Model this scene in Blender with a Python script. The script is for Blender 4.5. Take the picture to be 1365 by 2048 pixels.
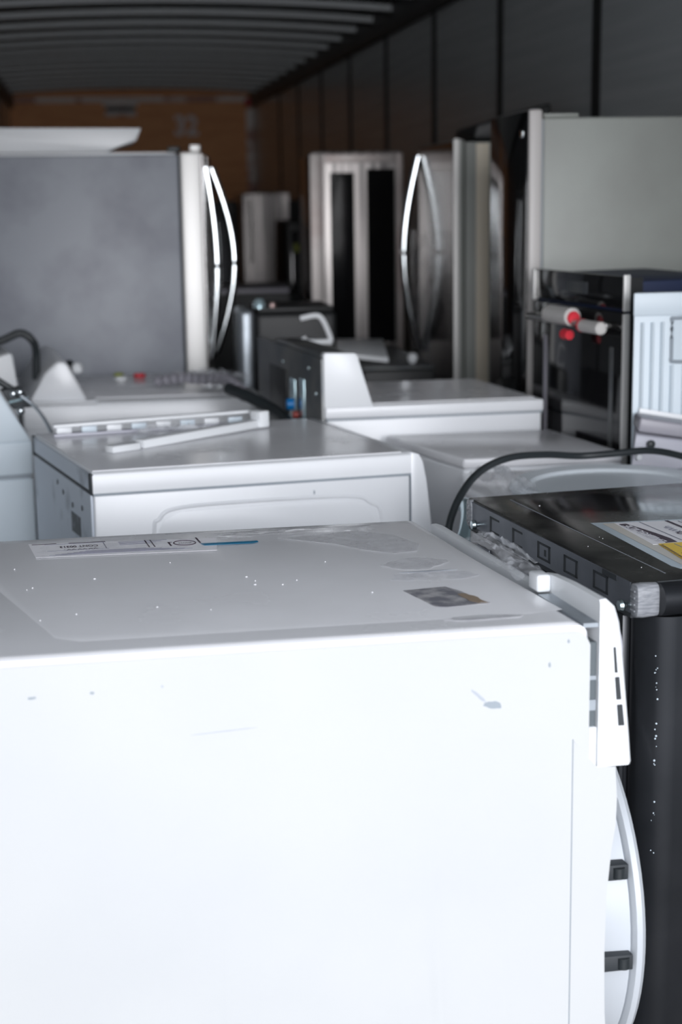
import bpy, bmesh, math, random
from mathutils import Vector, Matrix
random.seed(7)
for o in list(bpy.data.objects): bpy.data.objects.remove(o)
SC = bpy.context.scene
COL = SC.collection

# ------------------------------------------------------------------ camera
F = 3200.0
PITCH = math.atan(644 / F); YAW = math.atan(502 / 3264); ROLL = 0.015
fw = Vector((math.sin(YAW) * math.cos(PITCH), math.cos(YAW) * math.cos(PITCH), -math.sin(PITCH)))
rt = Vector((math.cos(YAW), -math.sin(YAW), 0)); up = rt.cross(fw)
rt2 = rt * math.cos(ROLL) - up * math.sin(ROLL); up2 = up * math.cos(ROLL) + rt * math.sin(ROLL)
cd = bpy.data.cameras.new('camera'); cam = bpy.data.objects.new('camera', cd); COL.objects.link(cam)
cam.matrix_world = Matrix(((rt2.x, up2.x, -fw.x, 0), (rt2.y, up2.y, -fw.y, 0), (rt2.z, up2.z, -fw.z, 1.62), (0, 0, 0, 1)))
cd.sensor_fit = 'VERTICAL'; cd.sensor_height = 36; cd.lens = F / 2048 * 36
cd.clip_start = 0.05; cd.clip_end = 200
cd.dof.use_dof = True; cd.dof.focus_distance = 2.62; cd.dof.aperture_fstop = 3.2; cd.dof.aperture_blades = 9
SC.camera = cam

# ------------------------------------------------------------------ world, lights, exposure
w = bpy.data.worlds.new('overcast_sky'); SC.world = w; w.use_nodes = True
nt = w.node_tree; nt.nodes.clear()
out = nt.nodes.new('ShaderNodeOutputWorld'); bg = nt.nodes.new('ShaderNodeBackground')
tc = nt.nodes.new('ShaderNodeTexCoord'); sx = nt.nodes.new('ShaderNodeSeparateXYZ'); rmp = nt.nodes.new('ShaderNodeValToRGB')
rmp.color_ramp.elements[0].position = 0.0; rmp.color_ramp.elements[0].color = (0.98, 0.975, 1.0, 1)
rmp.color_ramp.elements[1].position = 0.9; rmp.color_ramp.elements[1].color = (0.78, 0.87, 1.0, 1)
nt.links.new(tc.outputs['Generated'], sx.inputs[0]); nt.links.new(sx.outputs['Z'], rmp.inputs[0])
# hazy bright part of the overcast sky, low down opposite the trailer's open end
dp = nt.nodes.new('ShaderNodeVectorMath'); dp.operation = 'DOT_PRODUCT'; dp.inputs[1].default_value = Vector((0.02, -0.98, 0.13)).normalized()
mx = nt.nodes.new('ShaderNodeMath'); mx.operation = 'MAXIMUM'; mx.inputs[1].default_value = 0
pw = nt.nodes.new('ShaderNodeMath'); pw.operation = 'POWER'; pw.inputs[1].default_value = 18
ml = nt.nodes.new('ShaderNodeMath'); ml.operation = 'MULTIPLY_ADD'; ml.inputs[1].default_value = 6.0; ml.inputs[2].default_value = 0.9
nt.links.new(tc.outputs['Generated'], dp.inputs[0]); nt.links.new(dp.outputs['Value'], mx.inputs[0]); nt.links.new(mx.outputs[0], pw.inputs[0])
nt.links.new(pw.outputs[0], ml.inputs[0]); nt.links.new(ml.outputs[0], bg.inputs[1])
nt.links.new(rmp.outputs[0], bg.inputs[0])
nt.links.new(bg.outputs[0], out.inputs[0])
pl = bpy.data.lights.new('door_portal', 'AREA'); pl.shape = 'RECTANGLE'; pl.size = 2.5; pl.size_y = 2.7
pl.cycles.is_portal = True
po = bpy.data.objects.new('door_portal', pl); COL.objects.link(po)
po.location = (0.53, 0.5, 1.33); po.rotation_euler = (math.radians(90), 0, 0)
SC.view_settings.view_transform = 'Standard'; SC.view_settings.look = 'None'
SC.view_settings.exposure = 1.02; SC.view_settings.gamma = 1.0; SC.view_settings.use_curve_mapping = False

# ------------------------------------------------------------------ materials
def mat(name, col, rough=0.5, metal=0.0, noise=None, bump=0.0, bscale=40, coat=0.0, aniso=None, spec=0.5, rn=0.0):
    """principled; noise = (scale, second colour, low, high, stretch)"""
    m = bpy.data.materials.new(name); m.use_nodes = True
    n = m.node_tree.nodes; l = m.node_tree.links; b = n['Principled BSDF']
    b.inputs['Base Color'].default_value = (*col, 1); b.inputs['Roughness'].default_value = rough
    b.inputs['Metallic'].default_value = metal; b.inputs['Coat Weight'].default_value = coat
    b.inputs['Coat Roughness'].default_value = 0.05; b.inputs['Specular IOR Level'].default_value = spec
    t = n.new('ShaderNodeTexCoord')
    if noise:
        sc, c2, lo, hi = noise[:4]; st = noise[4] if len(noise) > 4 else (1, 1, 1)
        mp = n.new('ShaderNodeMapping'); mp.inputs['Scale'].default_value = st
        nz = n.new('ShaderNodeTexNoise'); nz.inputs['Scale'].default_value = sc; nz.inputs['Detail'].default_value = 6
        r = n.new('ShaderNodeValToRGB'); r.color_ramp.elements[0].position = lo; r.color_ramp.elements[1].position = hi
        r.color_ramp.elements[0].color = (*col, 1); r.color_ramp.elements[1].color = (*c2, 1)
        l.new(t.outputs['Object'], mp.inputs[0]); l.new(mp.outputs[0], nz.inputs['Vector'])
        l.new(nz.outputs['Fac'], r.inputs[0]); l.new(r.outputs[0], b.inputs['Base Color'])
        if rn:
            mr = n.new('ShaderNodeMapRange'); mr.inputs['From Min'].default_value = lo; mr.inputs['From Max'].default_value = hi
            mr.inputs['To Min'].default_value = rough; mr.inputs['To Max'].default_value = rough + rn
            l.new(nz.outputs['Fac'], mr.inputs[0]); l.new(mr.outputs[0], b.inputs['Roughness'])
    if bump:
        nb = n.new('ShaderNodeTexNoise'); nb.inputs['Scale'].default_value = bscale; nb.inputs['Detail'].default_value = 4
        bp = n.new('ShaderNodeBump'); bp.inputs['Strength'].default_value = bump; bp.inputs['Distance'].default_value = 0.002
        l.new(t.outputs['Object'], nb.inputs['Vector']); l.new(nb.outputs['Fac'], bp.inputs['Height'])
        l.new(bp.outputs[0], b.inputs['Normal'])
    return m

M = {}
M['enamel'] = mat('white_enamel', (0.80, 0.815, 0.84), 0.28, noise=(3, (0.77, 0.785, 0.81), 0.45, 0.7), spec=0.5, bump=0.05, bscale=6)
M['enamel_front'] = mat('toned_down_white_enamel', (0.575, 0.585, 0.59), 0.36, noise=(3, (0.55, 0.562, 0.572), 0.4, 0.7), bump=0.05, bscale=6)  # white enamel, base darkened to offset the strong light on the near panel
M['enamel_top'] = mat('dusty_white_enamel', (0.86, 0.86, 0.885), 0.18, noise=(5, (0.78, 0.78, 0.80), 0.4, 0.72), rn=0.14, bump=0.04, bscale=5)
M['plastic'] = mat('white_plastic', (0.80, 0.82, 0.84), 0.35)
M['door_plastic'] = mat('shade_toned_door_plastic', (0.52, 0.55, 0.585), 0.35)  # white door; its shade from facing away is put into this darker base
M['plastic_grey'] = mat('pale_grey_plastic', (0.46, 0.46, 0.52), 0.4)
M['bluewhite'] = mat('blue_white_painted_steel', (0.62, 0.70, 0.76), 0.4)
M['gap'] = mat('dark_void_plastic', (0.03, 0.035, 0.04), 0.6)
M['greygap'] = mat('grey_inner_steel', (0.10, 0.12, 0.13), 0.4)
M['galv'] = mat('galvanised_steel', (0.30, 0.33, 0.36), 0.42, 0.7, noise=(14, (0.42, 0.46, 0.50), 0.35, 0.65))
M['galv_light'] = mat('worn_pale_back_steel', (0.60, 0.65, 0.72), 0.5, 0.2, noise=(9, (0.20, 0.23, 0.27), 0.52, 0.78))
M['darkback'] = mat('dark_back_steel', (0.10, 0.11, 0.12), 0.45, 0.5, noise=(8, (0.19, 0.19, 0.18), 0.4, 0.7))
M['charcoal'] = mat('charcoal_steel', (0.022, 0.024, 0.028), 0.28, 0.5, noise=(7, (0.034, 0.036, 0.041), 0.4, 0.7))
M['charcoal_top'] = mat('dusty_black_enamel', (0.018, 0.018, 0.018), 0.12, 0.0, noise=(7, (0.055, 0.055, 0.05), 0.38, 0.66), rn=0.22)
M['charcoal_strip'] = mat('grey_black_steel_flange', (0.19, 0.205, 0.235), 0.42, 0.4, noise=(9, (0.12, 0.13, 0.15), 0.4, 0.7))
M['black_gloss'] = mat('black_glass', (0.008, 0.008, 0.009), 0.08, spec=0.6)
M['black'] = mat('black_rubber', (0.02, 0.025, 0.028), 0.45)
M['black_satin'] = mat('black_satin_glass', (0.008, 0.008, 0.009), 0.12, spec=0.3)
M['black_matte'] = mat('black_matte_steel', (0.02, 0.021, 0.022), 0.5)
M['steel'] = mat('brushed_stainless', (0.62, 0.60, 0.58), 0.26, 1.0, noise=(5, (0.5, 0.49, 0.47), 0.4, 0.6, (12, 12, 0.3)))
M['steel_bright'] = mat('bright_stainless_edge', (0.88, 0.87, 0.85), 0.5, 0.45)
M['steel_edge'] = mat('soft_stainless_edge', (0.62, 0.58, 0.56), 0.5, 0.6, noise=(2.5, (0.45, 0.36, 0.34), 0.45, 0.6))
M['steel_dark'] = mat('dark_brushed_stainless', (0.34, 0.33, 0.32), 0.22, 1.0, noise=(6, (0.22, 0.21, 0.21), 0.4, 0.6, (14, 14, 0.2)))
M['steel_streak'] = mat('streaked_stainless', (0.66, 0.62, 0.60), 0.4, 0.7, noise=(4, (0.24, 0.225, 0.22), 0.42, 0.6, (14, 14, 0.25)))
M['pale_edge'] = mat('pale_door_edge', (0.56, 0.535, 0.52), 0.4)
M['cream'] = mat('cream_edge_strip', (0.84, 0.76, 0.62), 0.45)
M['chrome'] = mat('chrome', (0.85, 0.9, 0.93), 0.12, 1.0)
M['zinc'] = mat('zinc_screw', (0.62, 0.72, 0.74), 0.25, 1.0)
M['bracket'] = mat('grey_translucent_plastic', (0.30, 0.31, 0.33), 0.3, noise=(60, (0.20, 0.21, 0.23), 0.4, 0.6, (1, 1, 6)))
M['fridge_grey'] = mat('textured_grey_side', (0.29, 0.31, 0.35), 0.45, noise=(4.5, (0.20, 0.21, 0.25), 0.48, 0.72), bump=0.12, bscale=60)
M['fridge_sage'] = mat('grey_green_side_panel', (0.33, 0.35, 0.325), 0.45, noise=(3, (0.28, 0.29, 0.27), 0.4, 0.7))
M['wall'] = mat('glossy_grey_liner', (0.50, 0.525, 0.535), 0.2, noise=(5, (0.57, 0.59, 0.60), 0.4, 0.7, (0.15, 0.15, 6)), spec=0.5)
M['post'] = mat('dark_wall_post', (0.015, 0.016, 0.017), 0.5)
M['rail'] = mat('dark_top_rail', (0.035, 0.035, 0.033), 0.5)
M['ceil'] = mat('aluminium_roof_skin', (0.34, 0.36, 0.36), 0.5, 0.2)
M['bow'] = mat('painted_roof_bow', (0.80, 0.84, 0.86), 0.5)
M['ply'] = mat('brown_plywood', (0.84, 0.40, 0.17), 0.6, noise=(3, (0.74, 0.33, 0.135), 0.4, 0.65, (1, 1, 5)))
M['floor'] = mat('worn_floor_boards', (0.12, 0.09, 0.065), 0.6, noise=(6, (0.07, 0.055, 0.04), 0.4, 0.6, (8, 0.4, 1)))
M['concrete'] = mat('concrete_yard', (0.5, 0.5, 0.5), 0.85, noise=(2, (0.42, 0.42, 0.42), 0.4, 0.7))
M['white_paint'] = mat('white_stencil_paint', (0.92, 0.86, 0.88), 0.7)
M['dust_white'] = mat('whitish_tape', (0.80, 0.74, 0.72), 0.5, noise=(2.2, (0.42, 0.22, 0.18), 0.5, 0.56, (1, 1, 1)))
M['red'] = mat('red_plastic', (0.7, 0.03, 0.05), 0.4)
M['darkred'] = mat('dull_red_plastic', (0.30, 0.04, 0.03), 0.4)
M['blue'] = mat('blue_plastic', (0.0, 0.16, 0.45), 0.4)
M['navy'] = mat('navy_insulation_side', (0.012, 0.022, 0.065), 0.6)
M['paper'] = mat('label_paper', (0.90, 0.89, 0.92), 0.65, spec=0.2)
M['paper_blue'] = mat('pale_blue_backing', (0.50, 0.58, 0.64), 0.3)
M['paper_cream'] = mat('cream_label_edge', (0.66, 0.62, 0.56), 0.4)
M['yellow'] = mat('yellow_label', (0.90, 0.60, 0.01), 0.4)
M['ink'] = mat('dark_ink', (0.05, 0.025, 0.045), 0.5)
M['ink_grey'] = mat('grey_ink', (0.25, 0.25, 0.32), 0.5)
M['bluetape'] = mat('blue_tape', (0.0, 0.19, 0.36), 0.4)
M['dirt'] = mat('dirt_residue', (0.22, 0.22, 0.25), 0.5, noise=(40, (0.50, 0.49, 0.5), 0.42, 0.62))
M['rust'] = mat('brown_glue', (0.35, 0.27, 0.2), 0.5)
M['scuff'] = mat('grey_scuff', (0.42, 0.45, 0.50), 0.5)
M['scuff_light'] = mat('pale_grey_scuff', (0.58, 0.58, 0.61), 0.4, noise=(30, (0.8, 0.8, 0.82), 0.4, 0.6))
M['dent'] = mat('light_grey_scuff', (0.30, 0.34, 0.38), 0.5)
M['sticker_dark'] = mat('dark_printed_sticker', (0.04, 0.045, 0.05), 0.5, noise=(40, (0.2, 0.22, 0.25), 0.55, 0.75))
M['bubble'] = mat('bubble_wrap', (0.62, 0.60, 0.58), 0.3, bump=1.0, bscale=90)
M['lilac'] = mat('lilac_grey_top', (0.32, 0.31, 0.35), 0.35)
M['brass'] = mat('yellow_green_tag', (0.30, 0.34, 0.03), 0.5)
M['lens'] = mat('pale_blue_cap', (0.55, 0.72, 0.78), 0.2, 0.6)
M['pink'] = mat('pinkish_cap', (0.55, 0.4, 0.38), 0.3, 0.6)

def film_mat(name, alpha, col=(0.8, 0.82, 0.86), rough=0.12):
    m = bpy.data.materials.new(name); m.use_nodes = True
    n = m.node_tree.nodes; l = m.node_tree.links; b = n['Principled BSDF']
    b.inputs['Base Color'].default_value = (*col, 1); b.inputs['Roughness'].default_value = rough
    t = n.new('ShaderNodeTexCoord'); nz = n.new('ShaderNodeTexNoise'); nz.inputs['Scale'].default_value = 30; nz.inputs['Detail'].default_value = 5
    mr = n.new('ShaderNodeMapRange'); mr.inputs['From Min'].default_value = 0.35; mr.inputs['From Max'].default_value = 0.7
    mr.inputs['To Min'].default_value = max(0, alpha - 0.18); mr.inputs['To Max'].default_value = min(1, alpha + 0.2)
    l.new(t.outputs['Object'], nz.inputs['Vector']); l.new(nz.outputs['Fac'], mr.inputs[0]); l.new(mr.outputs[0], b.inputs['Alpha'])
    return m
M['film'] = film_mat('clear_plastic_film', 0.25)
M['tape'] = film_mat('clear_packing_tape', 0.06, (0.85, 0.86, 0.9), 0.15)
M['tape_white'] = film_mat('cloudy_packing_tape', 0.34, (0.88, 0.88, 0.9), 0.2)
M['glass'] = mat('pale_blue_grey_lid', (0.74, 0.79, 0.83), 0.35)

# ------------------------------------------------------------------ building helpers
class Fr:                                                # a local frame on the ground plan
    def __init__(s, O, U, V): s.O = Vector((O[0], O[1], 0)); s.U = Vector((U[0], U[1], 0)); s.V = Vector((V[0], V[1], 0))
    def __call__(s, a, b, z): return s.O + s.U * a + s.V * b + Vector((0, 0, z))
W = Fr((0, 0), (1, 0), (0, 1))

def thing(name, label, cat, loc, group=None):
    o = bpy.data.objects.new(name, None); COL.objects.link(o); o.location = loc; o.empty_display_size = 0.05
    o['label'] = label; o['category'] = cat
    if group: o['group'] = group
    return o
def wloc(p):
    v = Vector((0, 0, 0))
    while p is not None: v += Vector(p.location); p = p.parent
    return v
def obj(name, bm, m, parent=None, label=None, origin=None, smooth=True):
    bmesh.ops.recalc_face_normals(bm, faces=bm.faces)
    me = bpy.data.meshes.new(name)
    off = wloc(parent)
    if parent is None:
        if origin is None:
            lo = Vector([min(v.co[i] for v in bm.verts) for i in range(3)]); hi = Vector([max(v.co[i] for v in bm.verts) for i in range(3)])
            origin = Vector(((lo.x + hi.x) / 2, (lo.y + hi.y) / 2, lo.z))
        off = Vector(origin)
    bmesh.ops.translate(bm, vec=-off, verts=bm.verts)
    bm.to_mesh(me); bm.free()
    for p in me.polygons: p.use_smooth = smooth
    if smooth: me.set_sharp_from_angle(angle=0.55)
    me.materials.append(M[m] if isinstance(m, str) else m)
    o = bpy.data.objects.new(name, me); COL.objects.link(o)
    if parent is not None: o.parent = parent
    else: o.location = off
    if label: o['label'] = label
    return o
def tag(o, label, cat, group=None):
    o['label'] = label; o['category'] = cat
    if group: o['group'] = group
    return o
def struct(name, bm, m, smooth=False):
    o = obj(name, bm, m, smooth=smooth); o['kind'] = 'structure'; return o

def merge(a, b):
    me = bpy.data.meshes.new('t'); b.to_mesh(me); b.free(); a.from_mesh(me); bpy.data.meshes.remove(me); return a
def bev(bm, r, seg=3):
    if r > 0: bmesh.ops.bevel(bm, geom=list(bm.edges), offset=r, segments=seg, profile=0.5, affect='EDGES', clamp_overlap=True)
    return bm
def hexa(P, r=0.0, seg=3):                               # 8 corners: bottom ring 4, top ring 4
    bm = bmesh.new(); v = [bm.verts.new(p) for p in P]
    for f in ((3, 2, 1, 0), (4, 5, 6, 7), (0, 1, 5, 4), (1, 2, 6, 5), (2, 3, 7, 6), (3, 0, 4, 7)): bm.faces.new([v[i] for i in f])
    return bev(bm, r, seg)
def box(fr, a0, a1, b0, b1, z0, z1, r=0.0, seg=3):
    return hexa([fr(a0, b0, z0), fr(a1, b0, z0), fr(a1, b1, z0), fr(a0, b1, z0), fr(a0, b0, z1), fr(a1, b0, z1), fr(a1, b1, z1), fr(a0, b1, z1)], r, seg)
def prism(pts, d, r=0.0, seg=3):                         # planar polygon pushed along vector d
    bm = bmesh.new(); d = Vector(d); n = len(pts)
    A = [bm.verts.new(p) for p in pts]; B = [bm.verts.new(Vector(p) + d) for p in pts]
    bm.faces.new(A); bm.faces.new(B[::-1])
    for i in range(n): bm.faces.new((A[i], A[(i + 1) % n], B[(i + 1) % n], B[i]))
    return bev(bm, r, seg)
def loft(sections, closed=True, cap=True):
    bm = bmesh.new(); R = [[bm.verts.new(p) for p in s] for s in sections]; n = len(R[0])
    for i in range(len(R) - 1):
        for j in range(n if closed else n - 1):
            k = (j + 1) % n; bm.faces.new((R[i][j], R[i][k], R[i + 1][k], R[i + 1][j]))
    if cap and closed: bm.faces.new(R[0]); bm.faces.new(R[-1][::-1])
    return bm
def spline(P, n=8):
    P = [Vector(p) for p in P]; Q = [P[0] * 2 - P[1]] + P + [P[-1] * 2 - P[-2]]; o = []
    for i in range(1, len(Q) - 2):
        for k in range(n):
            t = k / n; a, b, c, d = Q[i - 1:i + 3]
            o.append(0.5 * ((2 * b) + (c - a) * t + (2 * a - 5 * b + 4 * c - d) * t * t + (3 * b - a - 3 * c + d) * t ** 3))
    o.append(P[-1]); return o
def tube(P, r, n=10, sm=8, flat=1.0, ref=None):
    Q = spline(P, sm) if sm else [Vector(p) for p in P]; S = []
    nrm = Vector(ref) if ref else Vector((0, 0, 1))
    for i, p in enumerate(Q):
        t = (Q[min(i + 1, len(Q) - 1)] - Q[max(i - 1, 0)]).normalized()
        s = t.cross(nrm)
        if s.length < 1e-4: s = t.cross(Vector((1, 0, 0)))
        s.normalize(); u = s.cross(t)
        rr = r(i / (len(Q) - 1)) if callable(r) else r
        S.append([p + s * (rr * math.cos(2 * math.pi * k / n)) + u * (rr * flat * math.sin(2 * math.pi * k / n)) for k in range(n)])
    return loft(S)
def lathe(c, axis, prof, n=40):                          # prof: (distance along axis, radius)
    c = Vector(c); ax = Vector(axis).normalized(); s = ax.cross(Vector((0, 0, 1)))
    if s.length < 1e-3: s = Vector((1, 0, 0))
    s.normalize(); u = s.cross(ax)
    return loft([[c + ax * h + (s * math.cos(2 * math.pi * k / n) + u * math.sin(2 * math.pi * k / n)) * max(r, 1e-4) for k in range(n)] for h, r in prof])
def sheet(pts, th=0.0004, r=0.0):                        # thin sticker lying over the given outline
    a, b, c = Vector(pts[0]), Vector(pts[1]), Vector(pts[2]); n = (b - a).cross(c - a).normalized()
    return prism(pts, n * th)
def crumple(c, rx, ry, h, n=14, seed=1, U=Vector((1, 0, 0)), V=Vector((0, 1, 0)), N=Vector((0, 0, 1))):
    rnd = random.Random(seed); bm = bmesh.new(); g = []
    for i in range(n + 1):
        row = []
        for j in range(n + 1):
            u = i / n * 2 - 1; v = j / n * 2 - 1
            k = 1 - 0.25 * rnd.random(); q = max(0, 1 - (u * u + v * v) * 0.55)
            row.append(bm.verts.new(Vector(c) + U * (u * rx * k + rnd.uniform(-.3, .3) * rx / n) + V * (v * ry * k + rnd.uniform(-.3, .3) * ry / n) + N * (h * (0.15 + q * rnd.random()))))
        g.append(row)
    for i in range(n):
        for j in range(n): bm.faces.new((g[i][j], g[i + 1][j], g[i + 1][j + 1], g[i][j + 1]))
    bmesh.ops.smooth_vert(bm, verts=bm.verts, factor=.45, use_axis_x=True, use_axis_y=True, use_axis_z=True)
    return bm
def text(s, O, X, Y, size, parent, name='printed_text', m='ink', lift=0.0006, wide=1.0, bold=0.0):
    c = bpy.data.curves.new('t', 'FONT'); c.body = s; c.size = size; c.extrude = 0.00005; c.offset = bold
    t = bpy.data.objects.new('t', c); COL.objects.link(t)
    bpy.context.view_layer.update()
    me = bpy.data.meshes.new_from_object(t.evaluated_get(bpy.context.evaluated_depsgraph_get()))
    bpy.data.objects.remove(t); bpy.data.curves.remove(c)
    X = Vector(X).normalized(); Y = Vector(Y).normalized(); N = X.cross(Y)
    bm = bmesh.new(); bm.from_mesh(me); bpy.data.meshes.remove(me)
    for v in bm.verts: v.co = Vector(O) + X * (v.co.x * wide) + Y * v.co.y + N * (v.co.z + lift)
    return obj(name, bm, m, parent, smooth=False)

# ------------------------------------------------------------------ the trailer
YE, XR, XL, ZC = 17.27, 1.78, -0.72, 2.68
Y0 = 0.4
struct('floor', box(W, XL - .1, XR + .1, Y0, YE + .1, -.12, 0), 'floor')
struct('wall_right', box(W, XR, XR + .06, Y0, YE, 0, ZC), 'wall')
struct('wall_left', box(W, XL - .06, XL, Y0, YE, 0, ZC), 'wall')
struct('wall_end', box(W, XL, XR, YE, YE + .06, 0, ZC), 'ply')
struct('ceiling', box(W, XL - .06, XR + .06, Y0, YE + .06, ZC, ZC + .03), 'ceil')
k = 1
def trim(bm, m):
    global k
    struct('trim_%d' % k, bm, m, smooth=True); k += 1
for x0, x1 in ((XR - .035, XR - .0005), (XL + .0005, XL + .035)): trim(box(W, x0, x1, Y0, YE - .001, 2.49, 2.655, .008, 2), 'rail')
for i in range(11):                                      # posts between the liner sheets
    y = 4.22 + 1.335 * (i - 2) + (0.0 if i > 2 else 0)
    trim(box(W, XR - .006, XR - .0005, y - .045, y + .045, .001, 2.489, .002, 1), 'post')
    trim(box(W, XL + .0005, XL + .006, y - .045, y + .045, .001, 2.489, .002, 1), 'post')
for i in range(25):                                      # roof bows, slightly arched
    y = 1.9 + .61 * i
    S = []
    for j in range(17):
        t = j / 16; x = XL + .03 + (XR - XL - .06) * t; zz = 2.602 + .045 * (1 - (2 * t - 1) ** 2)
        S.append([(x, y - .03, zz + .03), (x, y - .022, zz), (x, y + .022, zz), (x, y + .03, zz + .03)])
    trim(loft(S), 'bow')
trim(box(W, XL + .04, XR - .06, YE - .012, YE - .0005, 2.545, 2.60, .002, 1), 'dust_white')
trim(box(W, XR - .075, XR - .001, YE - .03, YE - .0005, .001, 2.47, .003, 1), 'dust_white')
trim(box(W, .22, .58, YE - .05, YE - .013, 2.50, 2.59, .004, 2), 'dust_white')
trim(box(W, .24, .56, YE - .06, YE - .0005, 2.40, 2.455, .004, 2), 'dust_white')
trim(box(W, .25, .55, YE - .05, YE - .0005, 2.456, 2.499, .002, 1), 'gap')
g = box(W, -30, 30, -30, 0.38, -1.25, -1.2); struct('ground', g, 'concrete')
lamp = thing('marker_lamp', 'small red lamp in the top corner of the brown end wall', 'lamp', (1.74, YE, 2.53))
obj('lens', lathe((1.745, YE - .014, 2.535), (0, -1, 0), [(0, .045), (.02, .045), (.035, .03), (.04, .001)], 20), 'red', lamp)
obj('base', lathe((1.745, YE - .001, 2.535), (0, -1, 0), [(0, .055), (.013, .055), (.013, .001)], 20), 'gap', lamp)
st = thing('stencilled_number', 'white stencilled number on the brown end wall', 'marking', (.98, YE, 2.2))
text('32', (.945, YE - .001, 2.21), (1, 0, 0), (0, 0, 1), .28, st, 'digits', 'white_paint', .001, .92, .009)

# ------------------------------------------------------------------ front white washer (nearest, left)
A = (0.644, 1.986); fr = Fr(A, (1.0, .021), (-.117, .993)); Z = 1.05
t = thing('washing_machine', 'nearest large white washing machine in the foreground, paper label and tape on its top', 'washing machine', fr(-.4, .35, 0))
U, V = fr.U.normalized(), fr.V.normalized()
def arcp(cx, cz, r, a0, a1, n=6): return [(cx + r * math.cos(a0 + (a1 - a0) * i / n), cz + r * math.sin(a0 + (a1 - a0) * i / n)) for i in range(n + 1)]
prof = [(-.86, .02), (-.003, .02)] + arcp(-.003 - .026, Z - .026, .026, 0, math.pi / 2, 6) + arcp(-.86 + .01, Z - .01, .01, math.pi / 2, math.pi, 3)
# cabinet: profile lofted along the depth with a rounded near edge
S = []
for b, ins in ((0.0035, .010), (.0045, .0045), (.009, .001), (.016, 0), (.715, 0), (.73, .004), (.735, .012)):
    S.append([fr(min(max(a, -.86 + ins), -.003 - (ins if z > .9 else 0)), b, min(z, Z - ins)) for a, z in prof])
obj('cabinet', loft(S), 'enamel_top', t)
# near side panel with shallow creases pressed into it
bm = bmesh.new(); NA, NZ = 170, 90; g = []
cr = [(-.51, .72, .0038, .009, 0.02), (-.63, .66, .0024, .009, 0.0), (-.585, .68, .0018, .008, 0), (-.225, .82, .0040, .010, -.05), (-.70, .6, .0024, .012, 0), (-.28, .66, .0024, .009, -.03), (-.12, .70, .0016, .008, -.02)]
for i in range(NA + 1):
    row = []
    for j in range(NZ + 1):
        a = -.86 + (.86 - .0035) * i / NA; z = .02 + (Z - .011 - .02) * j / NZ
        d = 0
        for ca, ztop, dep, wd, sl in cr:
            q = ztop - z
            if q > 0: d += dep * min(1, q / .3) * math.exp(-((a - ca - sl * -q) / wd) ** 2)
        # round the top right corner
        zz = z
        if a > -.029: zz = min(z, Z - .036 + math.sqrt(max(0, .026 ** 2 - (a + .029) ** 2)))
        row.append(bm.verts.new(fr(a, .0008 + d * .6, zz)))
    g.append(row)
for i in range(NA):
    for j in range(NZ): bm.faces.new((g[i][j], g[i + 1][j], g[i + 1][j + 1], g[i][j + 1]))
bmesh.ops.remove_doubles(bm, verts=bm.verts, dist=.00001)
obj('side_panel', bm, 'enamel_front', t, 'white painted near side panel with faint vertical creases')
# pressed line running round the top, and the panel's seam
def strip(fr, P, z, wd, name, m, par, th=.0006, label=None):
    bm = bmesh.new()
    for (a0, b0), (a1, b1) in zip(P, P[1:]):
        d = Vector((a1 - a0, b1 - b0)); 
        if d.length < 1e-6: continue
        n = Vector((-d.y, d.x)).normalized() * wd / 2
        merge(bm, prism([fr(a0 + n.x, b0 + n.y, z), fr(a1 + n.x, b1 + n.y, z), fr(a1 - n.x, b1 - n.y, z), fr(a0 - n.x, b0 - n.y, z)], (0, 0, th)))
    return obj(name, bm, m, par, label, smooth=False)
# raised plateau of the top panel
pl_ = [(-.70, .085), (-.67, .06), (-.06, .060), (-.012, .075), (-.030, .69), (-.05, .715), (-.79, .70), (-.80, .60)]
S = [[fr(a, b, Z - .0004) for a, b in pl_], [fr(a * .992 - .003, b * .975 + .007, Z + .0009) for a, b in pl_]]
tp = obj('top_panel', loft(S), 'enamel_top', t)
# printed label under clear tape
lb = obj('paper_label', sheet([fr(-.682, .566, Z + .0019), fr(-.395, .552, Z + .0019), fr(-.377, .646, Z + .0019), fr(-.60, .668, Z + .0019), fr(-.685, .672, Z + .0019)]), 'paper', t, 'creased paper label printed in small black type under clear tape')
Zt = Z + .0024
nx, ny = -U, -V
text('CONT 00313', fr(-.575, .640, Zt), nx, ny, .019, lb, 'code_text', 'ink', .0003, .58, .0004)
text('WWW.', fr(-.577, .616, Zt), nx, ny, .014, lb, 'address_text', 'ink', .0003, 1.2)
def bar(fr, a0, a1, b0, b1, z, name, m, par): return obj(name, box(fr, a0, a1, b0, b1, z, z + .0003), m, par, smooth=False)
bar(fr, -.66, -.56, .606, .608, Zt, 'printed_line', 'ink_grey', lb)
bar(fr, -.565, -.5635, .606, .656, Zt, 'printed_line', 'ink_grey', lb)
bar(fr, -.66, -.56, .656, .658, Zt, 'printed_line', 'ink_grey', lb)
for i in range(7): bar(fr, -.66 + .01 * i, -.43 - .012 * i, .574 + .0035 * i, .5755 + .0035 * i, Zt, 'printed_line', 'ink_grey', lb)
bar(fr, -.68, -.64, .662, .665, Zt, 'printed_line', 'ink', lb); bar(fr, -.62, -.56, .660, .663, Zt, 'printed_line', 'ink', lb)
for i in range(4): bar(fr, -.54, -.49 + .01 * i, .628 + .007 * i, .6305 + .007 * i, Zt, 'printed_line', 'ink_grey', lb)
for a in (-.497, -.488): bar(fr, a, a + .002, .60, .655, Zt, 'printed_line', 'ink', lb)
bar(fr, -.462, -.459, .60, .628, Zt, 'printed_line', 'ink', lb); bar(fr, -.462, -.455, .6275, .6305, Zt, 'printed_line', 'ink', lb)
bar(fr, -.412, -.409, .612, .655, Zt, 'printed_line', 'ink', lb)
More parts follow.
